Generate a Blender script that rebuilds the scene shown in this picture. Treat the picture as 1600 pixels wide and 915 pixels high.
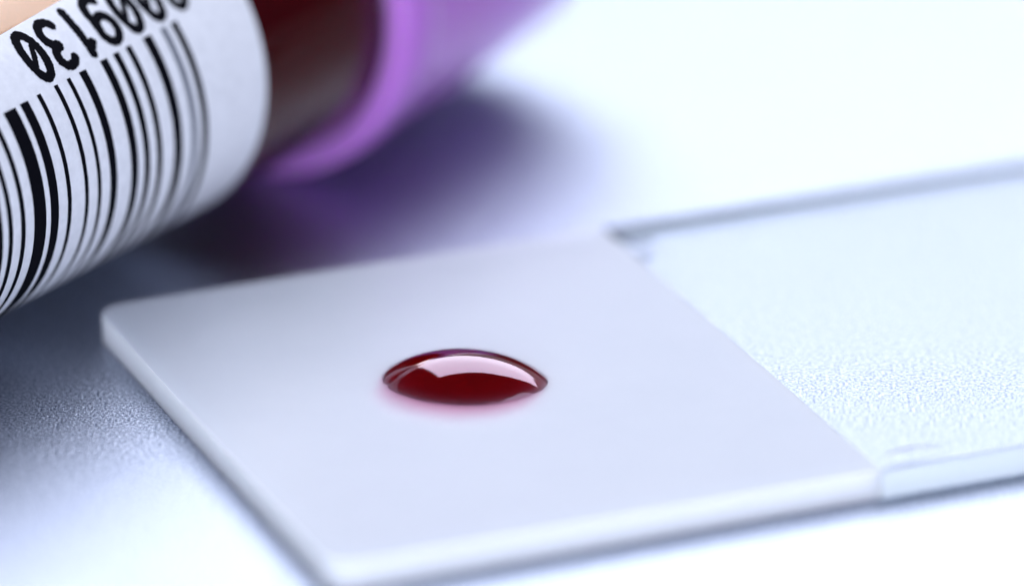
import bpy, bmesh, math, random
from mathutils import Matrix, Vector, noise

# ------------------------------------------------------------------ scene, camera, light
sc = bpy.context.scene
for o in list(bpy.data.objects):
    bpy.data.objects.remove(o)
C = sc.collection
MM = 0.001
TH = 1.15                      # slide thickness, mm
AIM = 1.38                     # height of the point the camera aims at, mm

sc.render.engine = 'CYCLES'
sc.cycles.use_denoising = True
sc.cycles.max_bounces = 20
sc.cycles.transmission_bounces = 16
sc.cycles.glossy_bounces = 8
sc.cycles.diffuse_bounces = 5
sc.cycles.volume_bounces = 2
sc.cycles.caustics_reflective = True
sc.cycles.caustics_refractive = True
sc.cycles.blur_glossy = 0.3
sc.cycles.sample_clamp_indirect = 12.0
vs = sc.view_settings
vs.view_transform = 'Standard'
vs.look = 'None'
vs.gamma = 1.0
vs.exposure = 0.0
vs.use_curve_mapping = False

E_ = math.radians(22.5)
fwd = Vector((0, math.cos(E_), -math.sin(E_)))
right = Vector((1, 0, 0))
up = right.cross(fwd)
cd = bpy.data.cameras.new('camera')
cam = bpy.data.objects.new('camera', cd)
C.objects.link(cam)
loc = -fwd * (231.8 * MM) + Vector((0, 0, AIM * MM))
m = Matrix((right, up, -fwd)).transposed().to_4x4()
m.translation = loc
cam.matrix_world = m
cd.sensor_width = 36.0
cd.lens = 9400 / 1600 * 36.0
cd.clip_start = 0.005
cd.clip_end = 50.0
cd.dof.use_dof = True
cd.dof.focus_distance = 0.2246
cd.dof.aperture_fstop = 17.0
sc.camera = cam

w = bpy.data.worlds.new('World')
sc.world = w
w.use_nodes = True
bg = w.node_tree.nodes['Background']
bg.inputs['Color'].default_value = (0.40, 0.58, 1.0, 1)
bg.inputs['Strength'].default_value = 0.035


def area(name, loc, aim, sx, sy, radiance, col, spin=0.0):
    l = bpy.data.lights.new(name, 'AREA')
    l.shape = 'RECTANGLE'
    l.size, l.size_y = sx, sy
    l.energy = radiance * math.pi * sx * sy
    l.color = col
    o = bpy.data.objects.new(name, l)
    C.objects.link(o)
    o.location = loc
    d = Vector(aim) - Vector(loc)
    o.rotation_euler = (d.to_track_quat('-Z', 'Y').to_matrix() @ Matrix.Rotation(spin, 3, 'Z')).to_euler()
    return o


# large softbox above and behind the slide, and an added lamp farther back that brightens the worktop
sb = area('softbox_lamp', (0.115, 0.60, 0.50), (0.115, 0.5999, 0.0), 0.78, 0.68, 6.8, (0.82, 0.86, 1.0))
sb.rotation_euler = (0, 0, math.radians(17))
area('back_fill', (0.0, 0.75, 0.42), (0.0, 0.0, 0.30), 2.0, 0.40, 0.55, (0.82, 0.89, 1.0))


area('fill_lamp', (0.50, -0.22, 0.34), (0, 0, 0), 0.5, 0.5, 2.5, (0.78, 0.83, 1.0))
area('front_fill', (-0.14, -0.75, 0.20), (0, 0, 0), 0.7, 0.32, 8.5, (0.76, 0.83, 1.0))  # added fill, brightens the slide's front and left edges


# ------------------------------------------------------------------ helpers
def mat(name):
    mt = bpy.data.materials.new(name)
    mt.use_nodes = True
    nt = mt.node_tree
    return mt, nt, nt.nodes['Principled BSDF']


def node(nt, typ, **kw):
    n = nt.nodes.new(typ)
    for k, v in kw.items():
        if k in n.inputs:
            n.inputs[k].default_value = v
        else:
            setattr(n, k, v)
    return n


def mesh_obj(name, verts, faces, material, parent=None, smooth=False, smooth_angle=None):
    me = bpy.data.meshes.new(name)
    me.from_pydata([tuple(c * MM for c in v) for v in verts], [], faces)
    bm = bmesh.new()
    bm.from_mesh(me)
    bmesh.ops.recalc_face_normals(bm, faces=bm.faces)
    bm.to_mesh(me)
    bm.free()
    o = bpy.data.objects.new(name, me)
    C.objects.link(o)
    me.materials.append(material)
    if smooth:
        me.shade_smooth()
        if smooth_angle is not None:
            me.set_sharp_from_angle(angle=math.radians(smooth_angle))
    if parent:
        o.parent = parent
    return o


def tag(o, label, cat=None, kind=None):
    if label:
        o['label'] = label
    if cat:
        o['category'] = cat
    if kind:
        o['kind'] = kind
    return o


def lathe(profile, n=128, closed=True):
    """profile: (axial, radius) loop in mm, revolved about local X at height AX"""
    verts, faces = [], []
    k = len(profile)
    for i in range(n):
        t = 2 * math.pi * i / n
        for s, r in profile:
            verts.append((s, -r * math.cos(t), AX + r * math.sin(t)))
    for i in range(n):
        j = (i + 1) % n
        for q in range(k if closed else k - 1):
            p = (q + 1) % k
            faces.append((i * k + q, i * k + p, j * k + p, j * k + q))
    return verts, faces


# ------------------------------------------------------------------ materials
# satin metallic worktop with fine pebbled grain
M_table, nt, b = mat('satin_metal')
tc = node(nt, 'ShaderNodeTexCoord')
n1 = node(nt, 'ShaderNodeTexNoise', Scale=8500.0, Detail=4.0, Roughness=0.6)
n2 = node(nt, 'ShaderNodeTexNoise', Scale=900.0, Detail=2.0, Roughness=0.5)
nt.links.new(tc.outputs['Object'], n1.inputs['Vector'])
nt.links.new(tc.outputs['Object'], n2.inputs['Vector'])
bp = node(nt, 'ShaderNodeBump', Strength=1.0, Distance=0.00005)
nt.links.new(n1.outputs['Fac'], bp.inputs['Height'])
bp2 = node(nt, 'ShaderNodeBump', Strength=1.0, Distance=0.00002)
nt.links.new(n2.outputs['Fac'], bp2.inputs['Height'])
nt.links.new(bp2.outputs['Normal'], bp.inputs['Normal'])
nt.links.new(bp.outputs['Normal'], b.inputs['Normal'])
rp = node(nt, 'ShaderNodeValToRGB')
rp.color_ramp.elements[0].position = 0.36
rp.color_ramp.elements[0].color = (0.12, 0.16, 0.25, 1)
rp.color_ramp.elements[1].position = 0.66
rp.color_ramp.elements[1].color = (0.78, 0.82, 0.92, 1)
nt.links.new(n1.outputs['Fac'], rp.inputs['Fac'])
nt.links.new(rp.outputs['Color'], b.inputs['Base Color'])
b.inputs['Metallic'].default_value = 1.0
b.inputs['Roughness'].default_value = 0.30

# frosted white coating of the slide: a thin scattering layer that passes part of the light on
M_frost, nt, b = mat('frosted_coating')
tc = node(nt, 'ShaderNodeTexCoord')
na = node(nt, 'ShaderNodeTexNoise', Scale=260.0, Detail=5.0, Roughness=0.65)
rp = node(nt, 'ShaderNodeValToRGB')
rp.color_ramp.elements[0].position = 0.3
rp.color_ramp.elements[0].color = (0.505, 0.53, 0.585, 1)
rp.color_ramp.elements[1].position = 0.7
rp.color_ramp.elements[1].color = (0.525, 0.548, 0.60, 1)
nt.links.new(tc.outputs['Object'], na.inputs['Vector'])
nt.links.new(na.outputs['Fac'], rp.inputs['Fac'])
nt.links.new(rp.outputs['Color'], b.inputs['Base Color'])
b.inputs['Roughness'].default_value = 0.40
b.inputs['IOR'].default_value = 1.5
b.inputs['Subsurface Weight'].default_value = 1.0
b.inputs['Subsurface Radius'].default_value = (0.95, 1.03, 1.0)
b.inputs['Subsurface Scale'].default_value = 0.002
tc = node(nt, 'ShaderNodeTexCoord')
n1 = node(nt, 'ShaderNodeTexNoise', Scale=9000.0, Detail=2.0)
bp = node(nt, 'ShaderNodeBump', Strength=0.5, Distance=0.000006)
nt.links.new(tc.outputs['Object'], n1.inputs['Vector'])
nt.links.new(n1.outputs['Fac'], bp.inputs['Height'])
nt.links.new(bp.outputs['Normal'], b.inputs['Normal'])

M_side, nt, b = mat('frosted_edge')
b.inputs['Base Color'].default_value = (0.86, 0.90, 0.95, 1)
b.inputs['Roughness'].default_value = 0.40
b.inputs['Subsurface Weight'].default_value = 1.0
b.inputs['Subsurface Radius'].default_value = (0.95, 1.03, 1.0)
b.inputs['Subsurface Scale'].default_value = 0.002

# clear slide glass, slightly sea green through its length
M_glass, nt, b = mat('clear_glass')
b.inputs['Base Color'].default_value = (1, 1, 1, 1)
b.inputs['Roughness'].default_value = 0.0
b.inputs['IOR'].default_value = 1.5
b.inputs['Transmission Weight'].default_value = 1.0
va = node(nt, 'ShaderNodeVolumeAbsorption', Color=(0.55, 0.82, 0.85, 1), Density=8.0)
nt.links.new(va.outputs['Volume'], nt.nodes['Material Output'].inputs['Volume'])

M_rim, nt, b = mat('polished_glass_edge')
b.inputs['Base Color'].default_value = (1, 1, 1, 1)
b.inputs['Roughness'].default_value = 0.35
b.inputs['IOR'].default_value = 1.5
b.inputs['Transmission Weight'].default_value = 0.80
va = node(nt, 'ShaderNodeVolumeAbsorption', Color=(0.55, 0.82, 0.85, 1), Density=8.0)
nt.links.new(va.outputs['Volume'], nt.nodes['Material Output'].inputs['Volume'])

# blood of the drop
M_drop, nt, b = mat('fresh_blood')
b.inputs['Base Color'].default_value = (1, 1, 1, 1)
b.inputs['Roughness'].default_value = 0.0
b.inputs['IOR'].default_value = 1.8
b.inputs['Specular Tint'].default_value = (1.0, 0.74, 0.92, 1)
b.inputs['Transmission Weight'].default_value = 1.0
va = node(nt, 'ShaderNodeVolumeAbsorption', Color=(0.90, 0.0, 0.14, 1), Density=5000.0)
nt.links.new(va.outputs['Volume'], nt.nodes['Material Output'].inputs['Volume'])

M_glow_film, nt, b = mat('pink_glow_film')  # absorbing tint standing in for light that glows out from under the drop
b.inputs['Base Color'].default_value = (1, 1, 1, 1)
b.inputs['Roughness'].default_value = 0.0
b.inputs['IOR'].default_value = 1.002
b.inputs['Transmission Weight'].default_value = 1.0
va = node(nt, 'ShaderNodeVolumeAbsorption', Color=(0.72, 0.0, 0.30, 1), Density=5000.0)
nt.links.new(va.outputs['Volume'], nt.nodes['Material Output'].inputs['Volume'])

M_tube, nt, b = mat('tube_plastic')
b.inputs['Base Color'].default_value = (1.0, 0.70, 0.46, 1)
b.inputs['Roughness'].default_value = 0.03
b.inputs['IOR'].default_value = 1.55
b.inputs['Specular Tint'].default_value = (1.0, 0.78, 0.60, 1)
b.inputs['Transmission Weight'].default_value = 1.0

M_blood, nt, b = mat('tube_blood')
b.inputs['Base Color'].default_value = (0.085, 0.003, 0.010, 1)
b.inputs['Roughness'].default_value = 0.12
b.inputs['IOR'].default_value = 1.38

M_label, nt, b = mat('label_paper')
tc = node(nt, 'ShaderNodeTexCoord')
n1 = node(nt, 'ShaderNodeTexNoise', Scale=2500.0, Detail=4.0, Roughness=0.65)
rp = node(nt, 'ShaderNodeValToRGB')
rp.color_ramp.elements[0].position = 0.25
rp.color_ramp.elements[0].color = (0.70, 0.70, 0.73, 1)
rp.color_ramp.elements[1].position = 0.7
rp.color_ramp.elements[1].color = (0.82, 0.82, 0.85, 1)
nt.links.new(tc.outputs['Object'], n1.inputs['Vector'])
nt.links.new(n1.outputs['Fac'], rp.inputs['Fac'])
nt.links.new(rp.outputs['Color'], b.inputs['Base Color'])
b.inputs['Roughness'].default_value = 0.45

M_ink, nt, b = mat('black_ink')
b.inputs['Base Color'].default_value = (0.0025, 0.0025, 0.005, 1)
b.inputs['Roughness'].default_value = 0.75
b.inputs['Specular IOR Level'].default_value = 0.04
M_faint, nt, b = mat('faint_ink')
b.inputs['Base Color'].default_value = (0.16, 0.17, 0.20, 1)
b.inputs['Roughness'].default_value = 0.4

M_cap, nt, b = mat('lavender_plastic')
b.inputs['Base Color'].default_value = (0.47, 0.18, 0.60, 1)
b.inputs['Roughness'].default_value = 0.28
b.inputs['Subsurface Weight'].default_value = 0.7
b.inputs['Subsurface Radius'].default_value = (1.0, 0.5, 1.2)
b.inputs['Subsurface Scale'].default_value = 0.003
M_stop, nt, b = mat('rubber_stopper')
b.inputs['Base Color'].default_value = (0.25, 0.10, 0.32, 1)
b.inputs['Roughness'].default_value = 0.6

# ------------------------------------------------------------------ the worktop
S = 1500.0
t = mesh_obj('table_top', [(-S, -S, 0), (S, -S, 0), (S, S, 0), (-S, S, 0)], [(0, 1, 2, 3)], M_table)
tag(t, 'satin silver metal worktop with fine pebbled grain', kind='structure')

# ------------------------------------------------------------------ the microscope slide
YAW = math.radians(22.6)
slide = bpy.data.objects.new('microscope_slide', None)
C.objects.link(slide)
slide.location = (-16.06 * MM, (-1.41 + 0.555) * MM, 0)
slide.rotation_euler = (0, 0, YAW)
tag(slide, 'glass microscope slide with a white frosted end lying on the metal worktop', 'slide')
W, L, FULL = 25.4, 21.28, 76.0


def plate(name, x0, x1, rl, rr, bev, material, z0, z1, il=1, ir=1, edge=None):
    """plate from x0..x1, y -W..0; rl / rr = corner radius at the left / right end"""
    pts = []

    def corner(cx, cy, r, a0):
        if r <= 0:
            pts.append((cx, cy))
            return
        for i in range(9):
            a = math.radians(a0 + 90 * i / 8)
            pts.append((cx + r * math.cos(a), cy + r * math.sin(a)))
    corner(x1 - rr, -rr, rr, 0)
    corner(x0 + rl, -rl, rl, 90)
    corner(x0 + rl, -W + rl, rl, 180)
    corner(x1 - rr, -W + rr, rr, 270)
    n = len(pts)
    cx, cy = (x0 + x1) / 2, -W / 2
    rings = []
    for inset, z in ((bev, z0), (bev * .3, z0 + bev * .3), (0, z0 + bev), (0, z1 - bev), (bev * .3, z1 - bev * .3), (bev, z1)):
        ring = []
        for k, (x, y) in enumerate(pts):
            px, py = pts[k - 1]
            qx, qy = pts[(k + 1) % n]
            ring.append((x - math.copysign(inset, x - cx) * (ir if x > cx else il), y - math.copysign(inset, y - cy), z))
        rings.append(ring)
    verts = [v for r in rings for v in r]
    faces = []
    for i in range(len(rings) - 1):
        for k in range(n):
            j = (k + 1) % n
            faces.append((i * n + k, i * n + j, (i + 1) * n + j, (i + 1) * n + k))
    faces.append(tuple(range(n - 1, -1, -1)))
    faces.append(tuple(range((len(rings) - 1) * n, len(rings) * n)))
    o = mesh_obj(name, verts, faces, material, slide)
    if edge:
        o.data.materials.append(edge)
        for p in o.data.polygons:
            if abs(p.normal.z) < 0.95 and (x0 == 0 or p.center.x * 1000 > x0 + 0.2):
                p.material_index = 1
    return o


fe = plate('frosted_end', 0.0, L, 1.1, 0.0, 0.018, M_frost, 0.012, TH, 1, 0, M_side)
tag(fe, 'white frosted writing end of the slide')
ge = plate('clear_glass', L - 0.02, FULL, 0.0, 0.6, 0.04, M_glass, 0.016, TH - 0.004, 0, 1, M_rim)
tag(ge, 'clear transparent length of the slide')
M_dark_mark, nt, b = mat('dark_grey_mark')
b.inputs['Base Color'].default_value = (0.10, 0.12, 0.16, 1)
b.inputs['Roughness'].default_value = 0.7
M_pale, nt, b = mat('pale_grey_mark')
b.inputs['Base Color'].default_value = (0.50, 0.52, 0.60, 1)
b.inputs['Roughness'].default_value = 0.7


def mark(path, wid, hgt, material, text):  # thin grey ribbon on the slide's top face
    v, f = [], []
    n = len(path)
    for i, (x, y) in enumerate(path):
        ax_, ay_ = path[max(i - 1, 0)]
        bx_, by_ = path[min(i + 1, n - 1)]
        d = math.hypot(bx_ - ax_, by_ - ay_)
        nx, ny = -(by_ - ay_) / d, (bx_ - ax_) / d
        w_ = wid * (0.25 + 0.75 * math.sin(math.pi * (i + 0.5) / n))
        for q, z in ((-1, 0.0), (-0.4, hgt), (0.4, hgt), (1, 0.0)):
            v.append((x + nx * w_ * q / 2, y + ny * w_ * q / 2, TH + z))
    for i in range(n - 1):
        for q in range(3):
            f.append((i * 4 + q, i * 4 + q + 1, i * 4 + q + 5, i * 4 + q + 4))
    return tag(mesh_obj('mark', v, f, material, slide, True), text)


mark([(21.4, -0.75), (21.45, -1.3), (21.6, -1.8), (21.9, -2.1), (22.3, -2.05), (22.7, -1.8)], 0.5, 0.012, M_dark_mark, 'dark grey mark at the corner where the frosting ends')
mark([(21.9, -24.35), (22.5, -24.1), (23.1, -23.95), (23.6, -24.05), (23.95, -24.5)], 0.30, 0.010, M_pale, 'pale grey mark on the clear glass')

# ------------------------------------------------------------------ the blood drop
A_, B_, H_ = 3.10, 2.33, 1.03
NA, NR = 160, 40
verts, faces = [], []
FILM, NF = 0.060, 12           # thin tinted film painting the pink glow round the drop's foot


def rim(a):
    x, y = math.cos(a), math.sin(a)
    wob = 1 + 0.012 * math.sin(3 * a + 0.6) + 0.008 * math.sin(5 * a + 2.0)
    da = (a - math.radians(203) + math.pi) % (2 * math.pi) - math.pi
    wob -= 0.055 * math.exp(-(da / 0.05) ** 2)
    wob += 0.012 * noise.noise(Vector((x * 6, y * 6, 1.3)))
    return wob


for i in range(NR + 1):
    rho = math.sin(i / NR * math.pi / 2)
    for k in range(NA):
        a = 2 * math.pi * k / NA
        edge = rho ** 3 * (rim(a) - 1) + 1
        z = H_ * max(0.0, 1 - rho * rho) ** 0.86
        verts.append((A_ * rho * edge * math.cos(a), B_ * rho * edge * math.sin(a), z))
NR2 = NR
for i in range(NR2):
    for k in range(NA):
        j = (k + 1) % NA
        faces.append((i * NA + k, i * NA + j, (i + 1) * NA + j, (i + 1) * NA + k))
# foot sunk a hair into the coating so the liquid wets it
base = len(verts)
for k in range(NA):
    x, y, z = verts[NR2 * NA + k]
    verts.append((x, y, -0.03))
for k in range(NA):
    j = (k + 1) % NA
    faces.append((NR2 * NA + k, NR2 * NA + j, base + j, base + k))
faces.append(tuple(base + k for k in range(NA)))
# collapse the centre ring
drop = mesh_obj('blood_drop', verts, faces, M_drop, None, True)
bm = bmesh.new()
bm.from_mesh(drop.data)
bmesh.ops.remove_doubles(bm, verts=bm.verts, dist=1e-9)
bmesh.ops.recalc_face_normals(bm, faces=bm.faces)
bm.to_mesh(drop.data)
bm.free()
drop.data.shade_smooth()
drop.data.set_sharp_from_angle(angle=math.radians(28))
drop.location = (-1.79 * MM, (-8.45 + 0.555) * MM, TH * MM)
drop.rotation_euler = (0, 0, math.radians(-7))
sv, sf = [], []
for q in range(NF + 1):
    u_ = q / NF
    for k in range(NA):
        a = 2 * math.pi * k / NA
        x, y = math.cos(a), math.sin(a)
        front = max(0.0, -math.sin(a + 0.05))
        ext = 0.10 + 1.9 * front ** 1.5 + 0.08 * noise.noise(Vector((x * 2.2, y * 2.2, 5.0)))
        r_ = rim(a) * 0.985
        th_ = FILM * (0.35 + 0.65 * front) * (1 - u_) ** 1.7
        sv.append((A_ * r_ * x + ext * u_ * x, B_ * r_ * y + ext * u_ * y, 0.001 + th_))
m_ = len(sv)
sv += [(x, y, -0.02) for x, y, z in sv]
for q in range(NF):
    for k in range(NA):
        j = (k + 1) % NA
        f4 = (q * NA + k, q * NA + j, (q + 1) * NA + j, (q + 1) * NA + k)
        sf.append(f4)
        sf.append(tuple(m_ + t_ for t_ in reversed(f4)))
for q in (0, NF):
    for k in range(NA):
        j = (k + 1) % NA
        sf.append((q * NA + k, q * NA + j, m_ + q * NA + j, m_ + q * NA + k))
glow_film = mesh_obj('glow_film', sv, sf, M_glow_film, drop, True, 40)
tag(glow_film, 'thin pink film painting the glow of light at the foot of the drop')
tag(drop, 'glossy dark red drop of blood on the white frosted end of the slide', 'blood drop')

# ------------------------------------------------------------------ the blood tube
AX = 7.87                       # height of the axis at the label's end above the tube's base line
PHI, TAU = math.radians(55.9), math.radians(0.9)
ax = Vector((math.cos(PHI) * math.cos(TAU), math.sin(PHI) * math.cos(TAU), math.sin(TAU)))
lat = ax.cross(Vector((0, 0, 1))).normalized()
upv = lat.cross(ax)
tube = bpy.data.objects.new('blood_tube', None)
C.objects.link(tube)
mw = Matrix((ax, -lat, upv)).transposed().to_4x4()
mw.translation = Vector((-15.36, 9.585, AX)) * MM - upv * (AX * MM)
tube.matrix_world = mw
tag(tube, 'blood collection tube with lavender cap and barcode label lying beside the slide', 'blood tube')

RT, RI = 6.92, 5.75
prof = [(13.0, RT)]
prof += [(-53.0, RT)]
prof += [(-53.0 - RT * math.sin(math.radians(q)), RT * math.cos(math.radians(q))) for q in range(10, 90, 10)]
prof += [(-53.0 - RT, 0.02)]
prof += [(-53.0 - RI, 0.02)]
prof += [(-53.0 - RI * math.sin(math.radians(q)), RI * math.cos(math.radians(q))) for q in range(80, 0, -10)]
prof += [(-53.0, RI), (13.0, RI)]
v, f = lathe(prof)
mesh_obj('tube_wall', v, f, M_tube, tube, True, 40)

# blood filling most of the lying tube, flat on top
LEVEL = 3.0
v, f = [], []
RB = RI + 0.02
secs = []
for s, r in [(-53 - RB * 0.98, RB * 0.2), (-53 - RB * .8, RB * .6), (-53 - RB * .5, RB * .866), (-53, RB), (8.6, RB)]:
    ring = []
    lv = min(LEVEL, r * 0.98)
    a0 = math.asin(lv / r)
    for k in range(65):
        a = math.pi - a0 + (math.pi + 2 * a0) * k / 64
        ring.append((s, -r * math.cos(a), AX + r * math.sin(a)))
    secs.append(ring)
n = 65
for r_ in secs:
    v += r_
for i in range(len(secs) - 1):
    for k in range(n):
        j = (k + 1) % n
        f.append((i * n + k, i * n + j, (i + 1) * n + j, (i + 1) * n + k))
f.append(tuple(range(n)))
f.append(tuple(range((len(secs) - 1) * n, len(secs) * n)))
mesh_obj('blood', v, f, M_blood, tube, True, 35)

# ---- label
RL = 7.0
SH = 0.012                      # the label is stuck on slightly askew: mm along the axis per degree


def cyl(s, th, r):
    t_ = math.radians(th)
    return (s, -r * math.cos(t_), AX + r * math.sin(t_))


v, f = [], []
NT, NS = 150, 24
for r in (RL, RT + 0.008):
    for i in range(NT + 1):
        for k in range(NS + 1):
            s = -50 + 50 * k / NS
            top = 54.0 + 0.46 * (s + 9.3)
            top = max(top, 36)
            th = top + (-198 - top) * i / NT
            v.append(cyl(s, th, r))
row = NS + 1
off = (NT + 1) * row
for i in range(NT):
    for k in range(NS):
        q = i * row + k
        f.append((q, q + 1, q + row + 1, q + row))
        f.append((off + q, off + q + row, off + q + row + 1, off + q + 1))
for k in range(NS):
    for i in (0, NT):
        q = i * row + k
        f.append((q, q + 1, off + q + 1, off + q))
for i in range(NT):
    for k in (0, NS):
        q = i * row + k
        f.append((q, q + row, off + q + row, off + q))
label = mesh_obj('label', v, f, M_label, tube, True, 40)
tag(label, 'white paper barcode label wrapped round the tube')

bars = [(-15.04, -14.32), (-14.04, -13.56), (-13.016, -12.785), (-11.96, -11.735), (-11.175, -10.96),
        (-10.405, -9.985), (-9.10, -8.67), (-8.28, -7.93), (-7.49, -7.16), (-6.40, -5.88), (-5.28, -4.93),
        (-4.62, -4.24), (-15.82, -15.56), (-16.57, -16.31)]
random.seed(5)
s = -16.9
while s > -38:
    wdt = random.choice((0.23, 0.23, 0.45, 0.7))
    bars.append((s - wdt, s))
    s -= wdt + random.choice((0.25, 0.27, 0.5, 0.75))
for k, (s0, s1) in enumerate(bars):
    top = 30.2 + 0.2 * (s0 + 15)
    v, f = [], []
    n = 30
    for i in range(n + 1):
        th = top + (-88 - top) * i / n
        for s in (s0, s1):
            jit = 0.012 * noise.noise(Vector((s * 7, i * 0.9, 0)))
            v.append(cyl(s + jit + SH * (31 - th), th, RL + 0.012))
    for i in range(n):
        f.append((2 * i, 2 * i + 1, 2 * i + 3, 2 * i + 2))
    mesh_obj('barcode_bar', v, f, M_faint if k == 10 else M_ink, label, True)


# ---- printed digits, upside down above the bars; dot-printed ragged edges
def arc(cx, cy, rx, ry, a0, a1, n=22):
    return [(cx + rx * math.cos(math.radians(a0 + (a1 - a0) * i / n)), cy + ry * math.sin(math.radians(a0 + (a1 - a0) * i / n))) for i in range(n + 1)]


DW, DH, SW = 1.30, 2.36, 0.40
x0, x1 = SW / 2, DW - SW / 2
y0, y1 = SW / 2, DH - SW / 2
cx = DW / 2
G = {
    '0': [arc(cx, DH / 2, x1 - cx, y1 - DH / 2, 0, 360, 40), [(cx - 0.22, DH * 0.34), (cx + 0.22, DH * 0.66)]],
    '3': [arc(cx - .03, DH * .735, .41, y1 - DH * .735, 150, -90) + [], arc(cx - .03, y0 + .52, .45, .52, 90, -150)],
    '1': [[(cx + .05, y0), (cx + .05, y1)], [(cx + .05, y1 - .12), (cx - .24, y1 - .40)]],
    '9': [arc(cx, DH * .67, x1 - cx, y1 - DH * .67, 0, 360, 30), [(x1, DH * .67), (x1 - .01, DH * .45)] + arc(cx, y0 + .55, x1 - cx, .55, 0, -135, 14)],
    '8': [arc(cx, DH * .75, .33, y1 - DH * .75, 0, 360, 30), arc(cx, y0 + .56, .38, .56, 0, 360, 30)],
}


def seg_d(px, py, a, b_):
    vx, vy = b_[0] - a[0], b_[1] - a[1]
    l2 = vx * vx + vy * vy
    t_ = 0 if l2 == 0 else max(0, min(1, ((px - a[0]) * vx + (py - a[1]) * vy) / l2))
    return math.hypot(px - a[0] - t_ * vx, py - a[1] - t_ * vy)


def digit(ch, sc_, thc, seed):
    """sc_ = axial centre, thc = angle of the digit's top edge (lowest angle)"""
    NY, NX = 62, 48
    v, f = [], []
    segs = [(p[i], p[i + 1], 0.07 if (ch == '0' and len(p) == 2) else 0.0) for p in G[ch] for i in range(len(p) - 1)]
    for r in range(NY):
        py = DH * (r + .5) / NY
        run = None
        for c_ in range(NX + 1):
            px = -0.06 + (DW + 0.12) * c_ / NX
            ink = False
            if c_ < NX:
                wv = SW / 2 + 0.030 * noise.noise(Vector((px * 9, py * 9, seed))) + 0.022 * noise.noise(Vector((px * 26, py * 26, seed + 7)))
                ink = min(seg_d(px, py, a, b_) + t_ for a, b_, t_ in segs) < wv
            if ink and run is None:
                run = px
            if not ink and run is not None:
                q = len(v)
                for yy in (DH * r / NY, DH * (r + 1.0) / NY):
                    th = thc + math.degrees((DH - yy) / RL)
                    for xx in (run, px):
                        v.append(cyl(sc_ - (xx - DW / 2) + SH * (41 - th), th, RL + 0.012))
                f.append((q, q + 1, q + 3, q + 2))
                run = None
    return mesh_obj('printed_digit', v, f, M_ink, label)


for k, ch in enumerate('0319008'):
    s = -12.03 + 1.41 * k
    digit(ch, s, 32.2 + 0.2 * (s + 12), k * 3.1)

# ---- cap: a skirted shield with rounded collar, tapering to its recessed end
prof = [(8.0, 6.98), (8.0, 7.75), (8.08, 7.92), (8.25, 8.0), (9.9, 8.0), (10.2, 7.95), (10.4, 7.80), (10.9, 7.74),
        (16.0, 7.55), (20.0, 7.25), (23.5, 6.85), (24.3, 6.6), (24.7, 6.2), (24.7, 4.6), (24.2, 4.3), (22.5, 4.2), (22.5, 0.02), (15.0, 0.02), (15.0, 6.98)]
v, f = lathe(prof)
cap = mesh_obj('cap', v, f, M_cap, tube, True, 35)
tag(cap, 'lavender plastic cap')
v, f = lathe([(8.7, RI - .05), (14.8, RI - .05), (14.8, 0.02), (8.7, 0.02)])
mesh_obj('stopper', v, f, M_stop, tube, True, 35)
